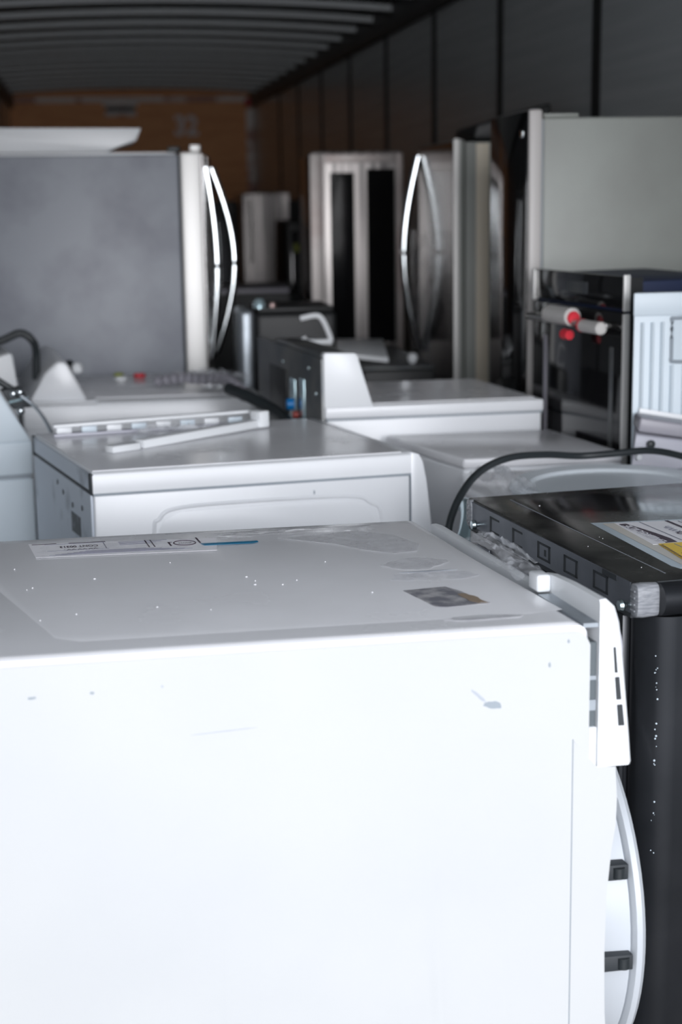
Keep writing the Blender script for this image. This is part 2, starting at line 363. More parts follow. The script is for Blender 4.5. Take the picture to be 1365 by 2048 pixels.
E_ = [fr(-.4355 + .018 * math.cos(i / 24 * 2 * math.pi), .618 + .018 * math.sin(i / 24 * 2 * math.pi), Zt + .0002) for i in range(25)]
obj('printed_oval', tube(E_, .0009, 6, 0), 'ink', lb); text('KWH', fr(-.424, .621, Zt), nx, ny, .009, lb, 'oval_text', 'ink', .0003)
obj('clear_tape', crumple(fr(-.54, .61, Z + .001), .155, .055, .006, 16, 3, U, V), 'tape', t, 'wrinkled clear tape over the paper label')
obj('clear_tape', crumple(fr(-.24, .665, Z + .0005), .15, .028, .007, 16, 5, U, V), 'tape_white', t, 'cloudy strip of tape near the back edge')
obj('blue_tape', sheet([fr(-.408, .588, Z + .003), fr(-.33, .586, Z + .003), fr(-.318, .594, Z + .003), fr(-.318, .603, Z + .003), fr(-.412, .604, Z + .003)]), 'bluetape', t, 'thin blue strip of tape')
def blot(fr, pts, z, name, m, par, label=None, th=.0004): return obj(name, sheet([fr(a, b, z) for a, b in pts], th), m, par, label, smooth=False)
def blob(ca, cb, ra, rb, seed, n=18, rot=0, j=.35):
    r = random.Random(seed); o = []
    for i in range(n):
        t_ = 2 * math.pi * i / n; q = 1 - j * r.random(); x = ra * q * math.cos(t_); y = rb * q * math.sin(t_)
        o.append((ca + x * math.cos(rot) - y * math.sin(rot), cb + x * math.sin(rot) + y * math.cos(rot)))
    return o
Z3 = Z + .0018
blot(fr, [(-.17, .50), (-.13, .46), (-.09, .47), (-.07, .52), (-.09, .60), (-.14, .65), (-.28, .62), (-.20, .55)], Z3, 'tape_residue', 'tape_white', t)
blot(fr, blob(-.12, .385, .06, .045, 4), Z3, 'tape_residue', 'tape_white', t)
blot(fr, blob(-.12, .30, .075, .035, 9), Z3, 'tape_residue', 'tape', t)
blot(fr, [(-.19, .222), (-.125, .232), (-.112, .20), (-.105, .155), (-.095, .125), (-.16, .117), (-.175, .123)], Z3, 'dirt_patch', 'dirt', t, 'square patch of dirty glue')
blot(fr, blob(-.112, .155, .012, .036, 11, rot=.2), Z3 + .0006, 'glue_spot', 'rust', t)
blot(fr, blob(-.13, .055, .06, .014, 13), Z3 - .0006, 'scuffed_patch', 'scuff_light', t)
blot(fr, blob(-.12, .33, .05, .003, 14), Z3 + .0004, 'scratch', 'scuff', t)
for i in range(16):
    a, b = random.uniform(-.75, -.12), random.uniform(.15, .55); s = random.uniform(.0008, .0024)
    obj('speck', lathe(fr(a, b, Z + .0015), (0, 0, 1), [(0, s), (.001, s * .7), (.0014, .0002)], 8), 'paper', t)
# crumpled film hanging off the front edge
obj('torn_film', crumple(fr(.022, .40, Z + .006), .028, .12, .03, 16, 8, U, V), 'film', t, 'torn clear film stuck to the edge of the top')
obj('torn_film', crumple(fr(.005, .28, Z + .004), .03, .07, .022, 12, 18, U, V), 'film', t)
# dark gap and inner steel
obj('cabinet_front_edge', box(fr, -.0028, .0085, .0085, .70, .02, 1.02), 'greygap', t, 'dark steel in the gap behind the control panel')
obj('filler_strip', box(fr, -.0025, .0085, .0035, .0155, .04, .902, .001, 1), 'plastic', t)
for z0, z1 in ((.925, .940), (.968, .974)): obj('clip', box(fr, -.0025, .0080, .006, .0084, z0, z1), 'galv', t)
# control panel, lofted along the depth
def cps(b, h, o=0.0):
    P = [(.009, .846), (.056, .846), (.0575, .850), (.054, .89), (.048, .95), (.042, 1.01), (.037, 1.035 + h * .4), (.030, 1.045 + h * .8), (.018, 1.050 + h), (.009, 1.049 + h)]
    return [fr(a - o * (1 if a > .02 else 0), b, z) for a, z in P]
cp = obj('control_panel', loft([cps(.0, .026, .003), cps(.003, .031), cps(.10, .031), cps(.165, .028), cps(.20, .022), cps(.225, -.004), cps(.60, -.004), cps(.70, -.004)]), 'plastic', t, 'white plastic control panel with vent slots in its side')
obj('clip_block', box(fr, -.012, .0088, .165, .20, Z + .001, Z + .027, .004), 'plastic', t, 'raised white plastic block')
obj('inner_rim', prism([fr(-.012, .0045, Z - .008), fr(.0088, .0045, Z - .008), fr(.0088, .163, Z - .006), fr(-.012, .163, Z - .006)], (0, 0, .006)), 'galv', t)
for z0, z1, a0, a1 in ((.978, 1.014, .0275, .0315), (.940, .972, .0305, .0375), (.903, .933, .034, .0425)):
    obj('vent_slot', prism([fr(a0 + .0035, -.0012, z0), fr(a1 + .0035, -.0012, z0), fr(a1, -.0012, z1), fr(a0 + .0008, -.0012, z1)], fr.V * .003, .0004, 1), 'gap', cp, 'dark vent slot')
obj('knob', lathe(fr(.040, .085, .992), U, [(0, .034), (.022, .034), (.030, .030), (.033, .001)], 32), 'plastic_grey', t, 'round grey knob on the front')
# lower front panel and door
P = [(-.025, .03), (-.026, .888), (.008, .846), (.036, .8455), (.038, .80), (.037, .76), (.031, .72), (.026, .66), (.024, .57), (.026, .48), (.032, .40), (.034, .03)]
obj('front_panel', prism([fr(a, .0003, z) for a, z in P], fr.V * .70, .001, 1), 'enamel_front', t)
obj('seam', box(fr, -.0266, -.0254, .0000, .0012, .30, .888), 'dent', t)
dc = fr(.02, .365, .54)
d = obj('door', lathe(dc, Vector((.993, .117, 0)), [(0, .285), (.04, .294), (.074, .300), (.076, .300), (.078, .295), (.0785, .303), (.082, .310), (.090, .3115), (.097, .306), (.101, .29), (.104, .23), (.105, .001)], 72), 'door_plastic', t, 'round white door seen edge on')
for zz in (.652, .522):
    b = .365 - .007 - math.sqrt(.299 ** 2 - (zz - .54) ** 2)
    obj('hinge_slot', box(fr, .040, .0945, b - .0015, b + .02, zz - .012, zz + .012, .002, 2), 'gap', d, 'dark opening in the door rim')
    obj('hinge', lathe(fr(.080, b + .0005, zz - .008), (0, 0, 1), [(0, .009), (.016, .009), (.016, .001)], 16), 'black', d)
for i in range(7):
    obj('cable_tie', lathe(fr(.046, .05, .838 - .007 * i), (0.15, 0, -1), [(0, .006), (.0045, .006), (.0045, .001)], 12), 'greygap' if i < 5 else 'lens', t)
# marks on the near side
def nearblot(pts, m, name='scuff'): return obj(name, prism([fr(a, .0004, z) for a, z in pts], fr.V * .0006), m, t, smooth=False)
nearblot(blob(-.739, .997, .007, .0022, 2), 'dent'); nearblot(blob(-.664, .9985, .0035, .0022, 3), 'dent'); nearblot(blob(-.575, 1.001, .002, .002, 3), 'scuff')
nearblot(blob(-.138, .9445, .016, .006, 6, rot=-.15), 'dent'); nearblot(blob(-.157, .958, .016, .0025, 7, rot=-.75), 'scuff')
nearblot(blob(-.034, 1.026, .002, .003, 8), 'dent'); nearblot(blob(-.060, .995, .002, .004, 8), 'dent'); nearblot(blob(-.50, .935, .05, .0006, 8, rot=.05), 'scuff')

# ------------------------------------------------------------------ charcoal machine, right foreground
fr = Fr((0.776, 2.174), (.992, .124), (-.124, .992)); U, V = fr.U.normalized(), fr.V.normalized()
t = thing('washing_machine', 'charcoal black washing machine on the right with white and yellow labels on its top', 'washing machine', fr(.35, .36, 0))
poly = [(.012 + .05 * (1 - math.sin(q * math.pi / 16)), .05 * (1 - math.cos(q * math.pi / 16))) for q in range(8, -1, -1)] + [(.70, 0), (.72, .02), (.72, .70), (.70, .715), (.02, .715), (.012, .70)]
bm = prism([fr(a, b, .02) for a, b in poly], (0, 0, .975)); obj('cabinet', bm, 'charcoal', t)
obj('top_panel', box(fr, 0, .725, .012, .722, 1.0, 1.048, .004, 3), 'charcoal_top', t, 'dusty black top panel')
fl = [(.068, .055), (.66, .055), (.66, .675), (.068, .675)]
S = [[fr(a, b, 1.0478) for a, b in fl], [fr(a + (.006 if a < .3 else -.006), b + (.006 if b < .3 else -.006), 1.0502) for a, b in fl]]
tp = obj('top_plate', loft(S), 'charcoal_top', t)
bar(fr, .0665, .068, .055, .675, 1.0482, 'plate_edge', 'scuff', t)
obj('front_trim', tube([fr(.03, .004, 1.024), fr(.2, .004, 1.024), fr(.4, .004, 1.024), fr(.71, .004, 1.024)], .0255, 20, 4), 'charcoal', t, 'rounded glossy edge of the top')
obj('side_flange', box(fr, -.0025, -.0003, .03, .70, .999, 1.0455, .0006, 1), 'charcoal_strip', t, 'grey black flange with punched slots')
obj('flange_groove', box(fr, -.001, .0115, .03, .71, .991, .9985), 'gap', t)
bp = obj('back_panel', box(fr, -.0015, .0118, .055, .705, .03, .990, .003, 2), 'charcoal', t, 'ribbed dark back panel')
for b0, b1, z0, z1 in ((.60, .66, .962, .972), (.46, .58, .925, .962), (.34, .50, .955, .968), (.30, .44, .925, .942), (.08, .28, .958, .972), (.08, .62, .905, .915)):
    obj('rib', box(fr, -.0045, -.001, b0, b1, z0, z1, .0015, 2), 'charcoal_strip', bp)
obj('recess', box(fr, -.0022, -.001, .20, .60, .60, .90, .0005, 1), 'gap', bp)
obj('rib', tube([fr(-.004, .05, .30), fr(-.004, .05, .86), fr(-.004, .10, .91), fr(-.004, .30, .915)], .006, 8, 6), 'charcoal', bp)
# punched C-shaped slots
def cslot(bc, zc, wide, full=False):
    h = .0125; w_ = wide / 2; P = [(bc - w_ * .6, zc + h), (bc + w_, zc + h), (bc + w_, zc - h), (bc - w_ * .6, zc - h)]
    if full: P = [(bc - w_, zc + h), (bc + w_, zc + h), (bc + w_, zc - h), (bc - w_, zc - h), (bc - w_, zc + h)]
    bm = bmesh.new()
    for (b0, z0), (b1, z1) in zip(P, P[1:]):
        merge(bm, box(fr, -.0031, -.002, min(b0, b1) - .0045, max(b0, b1) + .0045, min(z0, z1) - .0019, max(z0, z1) + .0019, .0004, 1))
    obj('punched_slot', bm, 'gap', t)
for bc, full in ((.572, 0), (.464, 0), (.352, 1), (.243, 1), (.131, 1)): cslot(bc, 1.022, .046, full)
obj('screw_hole', box(fr, -.0032, -.002, .342, .350, 1.016, 1.027, .0005, 1), 'gap', t)
obj('edge_notch', box(fr, -.0033, -.002, .075, .125, 1.037, 1.0455), 'gap', t)
for b, lab in ((.703, 'far'), (.012, 'near')):           # grey corner caps with ribs, screws beside them
    S = []
    for a, r in ((-.006, .0), (-.0045, .004), (.006, .005), (.03, .004)):
        o = []
        for q in range(20):
            th = 2 * math.pi * q / 20
            o.append(fr(a, b + (.009 + r) * math.copysign(abs(math.cos(th)) ** .55, math.cos(th)), 1.0225 + (.021 + r) * math.copysign(abs(math.sin(th)) ** .55, math.sin(th))))
        S.append(o)
    c = obj('corner_cap', loft(S), 'bracket', t, 'grey plastic corner cap')
    for q in range(4): obj('cap_rib', box(fr, -.0082, -.0055, b - .007, b + .007, 1.006 + q * .010, 1.009 + q * .010, .0008, 1), 'bracket', c)
    s = .05 if b > .3 else -.024
    obj('screw', lathe(fr(0, b - s + (.0 if b > .3 else 0), 1.010), -U, [(0, .004), (.009, .004), (.010, .0085), (.013, .0095), (.018, .0075), (.019, .001)], 16), 'zinc', t)
for i in range(26):                                      # chipped paint along the rounded corner
    zz = 1 - .06 - .20 * random.random() if i < 20 else .55 + .2 * random.random(); s = random.uniform(.0006, .0019)
    obj('paint_chip', lathe(fr(.033 + random.uniform(-.003, .003), .0088, zz), -V - U * .45, [(0, s), (.0012, s * .8), (.0015, .0001)], 7), 'paper_blue', t)
for i in range(5): obj('paint_chip', lathe(fr(.10 + .02 * i, -.002 + .006, 1.0455), (0, -.3, 1), [(0, .002), (.0035, .003 + .001 * (i % 2)), (.004, .0001)], 7), 'lens', t)
# stickers on the top
Zs = 1.0505
L = [(.112, .418), (.093, .085), (.098, .066), (.112, .058), (.40, .056), (.44, .37)]
lb = blot(fr, L, Zs, 'paper_sheet', 'paper_blue', t, 'white and pale blue printed sheet'); Zs += .0006
blot(fr, [(.128, .404), (.111, .085), (.40, .084), (.43, .358)], Zs, 'sheet_face', 'paper_cream', lb); Zs += .0005
blot(fr, [(.148, .400), (.133, .225), (.415, .215), (.425, .356)], Zs, 'sheet_face', 'paper', lb); Zs += .0006
blot(fr, [(.142, .224), (.125, .098), (.40, .09), (.415, .214)], Zs, 'yellow_panel', 'yellow', lb, 'yellow energy panel'); Zs += .0004
for i in range(12):
    b = .105 + i * .0095; bar(fr, .127 + (b - .1) * .13, .1315 + (b - .1) * .13, b, b + .0055, Zs, 'black_dash', 'ink', lb)
bar(fr, .20, .34, .195, .216, Zs, 'black_band', 'ink', lb); bar(fr, .165, .167, .12, .215, Zs, 'printed_line', 'ink_grey', lb)
bar(fr, .145, .40, .150, .152, Zs, 'printed_line', 'ink', lb)
# curved header band with pale lettering across it
HB = [(.150, .385), (.163, .385), (.172, .33), (.176, .30), (.180, .255), (.178, .228), (.158, .228), (.166, .28), (.158, .31), (.152, .34)]
blot(fr, HB, Zs, 'header_band', 'ink', lb)
text('ENERGUIDE', fr(.163, .232, Zs), V, -U, .022, lb, 'header_text', 'paper', .0006, 1.18)
text('ENERGUIDE', fr(.1640, .2315, Zs), V, -U, .022, lb, 'header_text', 'ink_grey', .0003, 1.18)
bar(fr, .190, .1915, .235, .39, Zs, 'printed_line', 'ink_grey', lb)
text('110', fr(.228, .235, Zs), V, -U, .030, lb, 'figure_text', 'ink', .0004, 1.3)
text('kWh', fr(.222, .290, Zs), V, -U, .020, lb, 'unit_text', 'ink_grey', .0004, 1.3)
bar(fr, .236, .242, .26, .385, Zs, 'printed_line', 'ink', lb)
for i in range(6): bar(fr, .256 + .007 * i, .2575 + .007 * i, .26, .375, Zs, 'printed_line', 'ink_grey', lb)
for i in range(22):
    a, b = random.uniform(.02, .6), random.uniform(.1, .68); s = random.uniform(.0006, .0016)
    obj('speck', lathe(fr(a, b, 1.0480 if a < .068 else 1.0500), (0, 0, 1), [(0, s), (.0008, s * .7), (.001, .0001)], 6), 'paper', t)

# ------------------------------------------------------------------ second row: white dryer
fr = Fr((-.012, 3.329), (.912, .1186), (-.2114, .8942)); U, V = fr.U.normalized(), fr.V.normalized()
class D2c(Fr):                                           # measured at 1.00 m, the top really stands at 1.05 m
    def __call__(s, a, b, z): return s.O + s.U * a + s.V * b + Vector((0, 0, 1.0502 - (1.0 - z) * (.919 if z > .5 else 1.046)))
D2 = D2c((-.012, 3.329), (.912, .1186), (-.2114, .8942))
t = thing('clothes_dryer', 'white dryer in the second row with a broken rack lying on its dull top', 'dryer', Vector((.28, 3.67, 0)))
obj('cabinet', box(D2, .002, .762, .003, .655, .02, .945, .006, 2), 'enamel', t)
S = []
for b, ins in ((0, .014), (.003, .006), (.010, .0015), (.018, 0), (.655, 0), (.665, .006)):
    S.append([D2(0, b, .950), D2(.764, b, .950), D2(.764, b, 1.0 - ins), D2(0, b, 1.0 - ins)])
obj('top_rim', loft(S), 'enamel', t, 'white folded edge of the top')
obj('top_panel', box(D2, .004, .745, .014, .655, .999, 1.0015, .0008, 1), 'enamel_top', t, 'grey dusty top sheet')
obj('side_seam', box(D2, .001, .764, .0012, .02, .944, .9515), 'dent', t)
fp = [(.764, .02), (.80, .02), (.832, .50), (.826, .72), (.815, .82), (.803, .93), (.796, .975), (.785, .995), (.764, 1.001)]
obj('front_panel', prism([D2(a, .002, z) for a, z in fp], fr.V * .65, .003, 2), 'enamel', t, 'curved white front of the dryer')
obj('front_seam', box(D2, .7625, .7640, .0005, .01, .3, .985), 'dent', t)
# embossed outline on the near side
P = [D2(.137, .003, .60), D2(.137, .003, .845), D2(.15, .003, .88), D2(.19, .003, .903), D2(.35, .003, .908), D2(.60, .003, .904), D2(.66, .003, .885), (D2(.69, .003, .84)), D2(.695, .003, .60)]
obj('embossed_line', tube(P, .0042, 8, 6, 1, ), 'enamel', t)
obj('side_emboss', prism([D2(a, .0012, z) for a, z in ((.145, .60), (.145, .845), (.16, .878), (.20, .896), (.60, .898), (.65, .878), (.68, .83), (.686, .60))], fr.V * .003, .001, 2), 'enamel', t)
obj('mark', prism([D2(a, .0015, z) for a, z in blob(.522, .919, .0022, .006, 5)], fr.V * .002), 'dent', t)
bk = obj('back_panel', box(D2, -.004, .0015, .012, .648, .03, .945, .001, 1), 'galv_light', t, 'pale worn steel back panel')
obj('back_flange', box(D2, -.0042, .0, .02, .65, .955, .9945, .001, 1), 'galv_light', t)
obj('back_gap', box(D2, -.0015, .002, .003, .652, .9455, .9545), 'gap', t)
obj('corner_cap', box(D2, -.005, .003, .002, .022, .948, .995, .002, 2), 'gap', t); obj('corner_cap', box(D2, -.005, .003, .636, .656, .945, .997, .002, 2), 'gap', t)
obj('rating_sticker', box(D2, -.0055, -.0038, .125, .215, .825, .872), 'sticker_dark', bk, 'dark printed rating sticker')
for b, z in ((.30, .905), (.36, .92), (.20, .89), (.10, .90)): obj('hole', lathe(D2(-.0045, b, z), -U, [(0, .006), (.001, .006), (.001, .0005)], 12), 'gap', bk)

# broken white rack on the dryer: rail + slatted rack + crumpled film + tape reflections
t2 = thing('plastic_rail', 'long broken white plastic rail lying diagonally on the dryer in the second row', 'plastic rail', (.21, 3.74, 1.0518))
def rail(p0, p1, w0, h, z0=1.0022, r=.003):
    p0 = Vector(p0); p1 = Vector(p1); d = (p1 - p0).normalized(); n = Vector((-d.y, d.x, 0)) * w0 / 2; u = Vector((0, 0, h))
    p0.z = z0; p1.z = z0 + (p1.z if False else 0)
    return p0, p1, n, u
def bar3(p0, p1, w0, h, r=.003):                        # bar between two points at given heights
    p0 = Vector(p0); p1 = Vector(p1); d = (p1 - p0); d.z = 0; d.normalize(); n = Vector((-d.y, d.x, 0)) * w0 / 2; u = Vector((0, 0, h))
    return hexa([p0 - n, p1 - n, p1 + n, p0 + n, p0 - n + u, p1 - n + u, p1 + n + u, p0 + n + u], r, 2)
obj('rail_body', bar3((.096, 3.616, 1.0522), (.391, 3.864, 1.0548), .032, .020), 'plastic', t2)
obj('rail_end', bar3((.026, 3.566, 1.0522), (.090, 3.610, 1.0522), .032, .016), 'plastic', t2)
obj('clip', bar3((.384, 3.858, 1.0548), (.409, 3.874, 1.0548), .04, .040), 'plastic', t2)
t2 = thing('slatted_rack', 'narrow slatted white rack standing along the back of the dryer top behind the rail', 'rack', (.15, 3.9, 1.0518))
R0, R1 = Vector((-.101, 3.834, 1.0522)), Vector((.375, 3.925, 1.0522))
obj('lower_bar', bar3(R0, R1, .02, .008, .002), 'plastic_grey', t2)
u = Vector((0, 0, .030)); obj('upper_bar', bar3(R0 + u * .75, R1 + u, .02, .008, .002), 'plastic', t2)
for i in range(8):
    q0 = R0.lerp(R1, i / 8 + .015) + Vector((0, 0, .0085)); q1 = R0.lerp(R1, (i + .72) / 8) + Vector((0, 0, .0085))
    obj('slat', bar3(q0, q1, .008, .0135, .001), 'bluewhite' if i % 2 else 'plastic', t2)
o = obj('crumpled_film', crumple((.184, 3.79, 1.0545), .10, .03, .035, 14, 21), 'film'); tag(o, 'crumpled clear plastic film between the rack and the rail', 'plastic film')

# ------------------------------------------------------------------ far left washer with console side cap and hose fittings
fr = Fr((-.318, 4.109), (.985, .17), (-.17, .985))
t = thing('washing_machine', 'white washer cut off by the left edge, sloping console with chrome hose fittings', 'washing machine', fr(-.12, .3, 0))
obj('cabinet', box(fr, -.27, .157, 0, .62, .02, .905, .008, 3), 'bluewhite', t)
obj('cabinet_seam', box(fr, -.265, .150, .004, .61, .905, .913), 'dent', t)
obj('top_panel', box(fr, -.27, .157, -.001, .62, .913, 1.0, .006, 3), 'bluewhite', t)
obj('console', prism([fr(-.2, -.0005, .998), fr(.157, -.0005, .998), fr(.082, -.0005, 1.132), fr(.065, -.0005, 1.142), fr(-.2, -.0005, 1.142)], fr.V * .6, .006, 3), 'bluewhite', t, 'sloping white console')
vb = obj('valve_bracket', prism([fr(.118, .03, 1.080), fr(.172, .03, 1.085), fr(.142, .03, 1.135), fr(.09, .03, 1.130)], fr.V * .05, .002, 2), 'gap', t, 'black hose bracket')
for a, z in ((.118, 1.123), (.135, 1.126), (.134, 1.078)):
    obj('fitting', lathe(fr(a, .032, z), -fr.V, [(0, .008), (.012, .008), (.012, .0095), (.022, .0095), (.026, .005), (.027, .001)], 14), 'chrome', vb)
obj('strap', tube([fr(.105, .02, 1.10), fr(.155, .02, 1.11)], .0035, 8, 3), 'lens', vb)
o = obj('hose', tube([(-.36, 4.22, 1.222), (-.288, 4.2, 1.180), (-.235, 4.19, 1.146), (-.205, 4.19, 1.125)], .009, 10), 'black'); tag(o, 'short dark hose running down to the chrome fittings at the left edge', 'hose')
o = obj('hose', tube([(-.185, 4.13, 1.118), (-.153, 4.12, 1.092), (-.128, 4.10, 1.060), (-.107, 4.06, 1.020), (-.10, 4.05, 1.003)], .0045, 10), 'galv'); tag(o, 'thin grey tube bending down beside the left edge fittings', 'hose')

# ------------------------------------------------------------------ third row left: white washer with console
fr = Fr((-.196, 4.93), (.999, .0), (-.10, .995)); U, V = fr.U.normalized(), fr.V.normalized()
t = thing('washing_machine', 'white washer in front of the large grey refrigerator, triangular console cap at its left', 'washing machine', fr(.35, .35, 0))
# curved front edge towards the right
PL = [(-.02, -.02), (.30, -.035), (.56, -.04), (.66, -.03), (.70, .0), (.722, .06), (.725, .12), (.715, .40), (.69, .68), (-.02, .68)]
obj('cabinet', prism([fr(a, b, .02) for a, b in PL], (0, 0, .90), .01, 2), 'enamel', t)
S = [[fr(a, b, .92) for a, b in PL], [fr(a, b, .988) for a, b in PL], [fr(a * .994 + .002, b * .985 + .004, .996) for a, b in PL], [fr(a * .98 + .005, b * .96 + .014, 1.0) for a, b in PL]]
obj('top_rim', loft(S), 'enamel', t, 'white rounded rim')
obj('top_panel', box(fr, .165, .665, .03, .64, .998, 1.004, .003, 2), 'enamel_top', t, 'dull grey top sheet')
obj('console', prism([fr(.0, -.02, .998), fr(.175, -.02, .998), fr(.118, -.02, 1.115), fr(.103, -.02, 1.124), fr(.085, -.02, 1.122), fr(.045, -.02, 1.085), fr(.01, -.02, 1.02)], fr.V * .55, .008, 3), 'enamel', t, 'triangular white console cap')
obj('console_foot', box(fr, -.01, .20, -.045, .02, .994, 1.006, .004), 'enamel', t)
kn = obj('knob', lathe(fr(.150, .14, 1.082), (.9, -.4, .3), [(0, .014), (.006, .018), (.02, .018), (.026, .012), (.028, .001)], 18), 'plastic', t, 'bright round knob')
obj('knob_base', lathe(fr(.138, .145, 1.090), (.9, -.4, .3), [(0, .022), (.008, .02), (.0085, .001)], 18), 'black', t)
# behind it, a second console with a black hose over it
t = thing('washer_console', 'tilted white console end at the left edge under a black hose', 'console', (-.26, 5.2, .9))
obj('console_body', prism([(-.50, 5.05, .90), (-.235, 5.05, .90), (-.235, 5.05, 1.03), (-.245, 5.05, 1.135), (-.255, 5.05, 1.14), (-.50, 5.05, 1.07)], (-.04, .30, 0), .01, 3), 'plastic', t)
obj('base_box', box(W, -.6, -.31, 5.06, 5.66, .0, .899, .01), 'plastic_grey', t)
o = obj('hose', tube([(-.42, 5.0, 1.14), (-.349, 5.0, 1.16), (-.27, 5.0, 1.185), (-.215, 5.0, 1.205), (-.18, 5.0, 1.18), (-.172, 5.02, 1.14), (-.176, 5.03, 1.06)], .012, 12), 'black'); tag(o, 'black hose arching over the left console in front of the grey refrigerator', 'hose')
# things on the third row washer
for i, (p, q, m, lab) in enumerate((((.155, 5.50), .020, 'red', 'small red cap on the third row washer below the refrigerator'), ((.085, 5.53), .016, 'brass', 'small green cap on the third row washer below the refrigerator'), ((.09, 5.42), .022, 'plastic', 'small white cap on the third row washer below the refrigerator'))):
    o = obj('bottle_cap', lathe((p[0], p[1], 1.0045), (0, 0, 1), [(0, q), (.009, q), (.011, q * .8), (.0112, .001)], 18), m); tag(o, lab, 'cap')
o = obj('plastic_bag', crumple((.36, 5.22, 1.006), .16, .14, .055, 16, 33), 'film'); tag(o, 'crumpled clear plastic bag at the foot of the grey refrigerator', 'plastic bag')

# ------------------------------------------------------------------ large grey refrigerator, left
fr = Fr((.335, 5.8), (.9985, .0), (.11, .994)); U, V = fr.U.normalized(), fr.V.normalized()
t = thing('refrigerator', 'large stained grey refrigerator at the left with a white door edge and two bowed handles', 'refrigerator', fr(-.32, .4, 0))
obj('cabinet', box(fr, -.70, -.008, .0, .85, .02, 1.752, .006, 3), 'fridge_grey', t)
obj('top_cover', box(fr, -.68, -.02, .06, .80, 1.751, 1.762, .003, 2), 'plastic', t)
for nme, b0, b1 in (('door', -.002, .415), ('door', .425, .85)):
    d = obj(nme, box(fr, .0, .075, b0, b1, .62, 1.760, .008, 3), 'steel_bright', t, 'pale stainless french door')
    hb, e = (.27, .032) if b0 < .1 else (.50, .080)
    P = [fr(.080 + (.012 if b0 > .1 else 0) + e * math.sin(math.pi * i / 12), hb, 1.00 + .71 * i / 12) for i in range(13)]
    h = obj('handle', tube(P, .0155, 12, 4, 1.0), 'chrome', d, 'bowed stainless handle')
    obj('door_front', box(fr, .0755, .078, b0 + .008, b1 - .008, .63, 1.75), 'steel_dark', d)
obj('freezer_drawer', box(fr, .0, .075, .0, .85, .05, .61, .008, 3), 'steel_bright', t)
obj('hinge_cover', box(fr, -.045, -.002, .03, .12, 1.7605, 1.780, .004, 2), 'black', t)
obj('door_cap', box(fr, .035, .072, .005, .10, 1.7605, 1.785, .004, 2), 'steel_bright', t)
obj('side_seam', box(fr, -.0078, -.0002, .004, .84, .03, 1.75), 'gap', t)
o = obj('foam_board', prism([(-.50, 5.84, 1.7635), (.083, 5.84, 1.7635), (.13, 5.84, 1.785), (.185, 5.84, 1.800), (.205, 5.84, 1.845), (-.50, 5.84, 1.852)], (0, .42, 0), .004, 2), 'plastic')
tag(o, 'long white board lying on top of the large grey refrigerator', 'board')

# ------------------------------------------------------------------ centre: white dryer with console, dark back facing left
fr = Fr((.587, 4.06), (.999, .03), (-.125, .992)); U, V = fr.U.normalized(), fr.V.normalized()
t = thing('clothes_dryer', 'white dryer in the centre with tall end console and dark steel back with blue valve', 'dryer', fr(.3, .3, 0))
obj('cabinet', box(fr, .006, .585, .006, .50, .02, 1.035, .005, 2), 'enamel', t)
obj('top_rim', box(fr, .0, .59, .0, .505, 1.038, 1.070, .006, 3), 'enamel', t)
obj('rim_seam', box(fr, .003, .587, .002, .5, 1.034, 1.0385), 'dent', t)
obj('top_panel', box(fr, .13, .575, .03, .49, 1.0695, 1.0725, .001, 1), 'enamel_top', t, 'grey reflecting top sheet')
CN = [(-.002, 1.068), (.127, 1.068), (.086, 1.203), (.080, 1.208), (.003, 1.211), (-.002, 1.207)]
obj('console', prism([fr(a, -.002, z) for a, z in CN], fr.V * .03, .003, 2), 'plastic', t, 'white end cap of the console')
obj('console_body', prism([fr(a * .96 + .001, .029, z - .004 if z > 1.1 else z) for a, z in CN], fr.V * .46, .003, 2), 'darkback', t, 'brown grey console body')
bk = obj('back_panel', box(fr, -.008, .003, .004, .72, .02, 1.195, .002, 2), 'darkback', t, 'dark galvanised back panel')
obj('inlet_plate', box(fr, -.0115, -.0075, .27, .33, 1.00, 1.115, .003, 2), 'lens', bk); obj('inlet_plate', box(fr, -.0115, -.0075, .17, .22, .995, 1.125, .003, 2), 'lens', bk)
obj('cold_inlet', lathe(fr(-.0115, .285, 1.045), -U, [(0, .016), (.018, .016), (.02, .012), (.021, .001)], 18), 'blue', bk, 'blue water inlet')
obj('hot_inlet', lathe(fr(-.0115, .235, 1.022), -U, [(0, .010), (.014, .010), (.016, .007), (.017, .001)], 18), 'darkred', bk, 'red water inlet')
for b, z in ((.05, 1.10), (.06, .99), (.40, 1.15), (.12, 1.16)): obj('screw', lathe(fr(-.008, b, z), -U, [(0, .006), (.004, .006), (.005, .001)], 10), 'zinc', bk)
obj('valve_cover', box(fr, -.012, -.0075, .36, .56, .98, 1.13, .004, 2), 'black_matte', bk)

# dark machines behind it
fr2 = Fr((.60, 5.62), (1, 0), (0, .55))
t = thing('washing_machine', 'dark grey machine behind the centre dryer, beside the bowed refrigerator handles', 'washing machine', fr2(.15, .3, 0))
obj('cabinet', box(fr2, -.03, .26, .0, .60, .02, 1.20, .02, 4), 'black_matte', t)
obj('side_cover', box(fr2, -.085, -.032, .02, .50, .03, 1.21, .018, 4), 'galv', t, 'pale steel side cover')
obj('top_cap', box(fr2, -.02, .25, .02, .58, 1.20, 1.218, .006, 3), 'black_matte', t)
obj('cap', lathe(fr2(-.012, .05, 1.218), (0, 0, 1), [(0, .022), (.018, .02), (.03, .012), (.032, .001)], 18), 'lens', t, 'pale blue round cap')
obj('cap', lathe(fr2(.035, .06, 1.218), (0, 0, 1), [(0, .012), (.012, .012), (.016, .008), (.017, .001)], 18), 'pink', t, 'small pinkish cap')
fr3 = Fr((.665, 4.86), (1, .05), (-.12, .993))
t = thing('kitchen_range', 'brown grey machine with a hooked white bracket on top behind the centre dryer', 'appliance', fr3(.2, .2, 0))
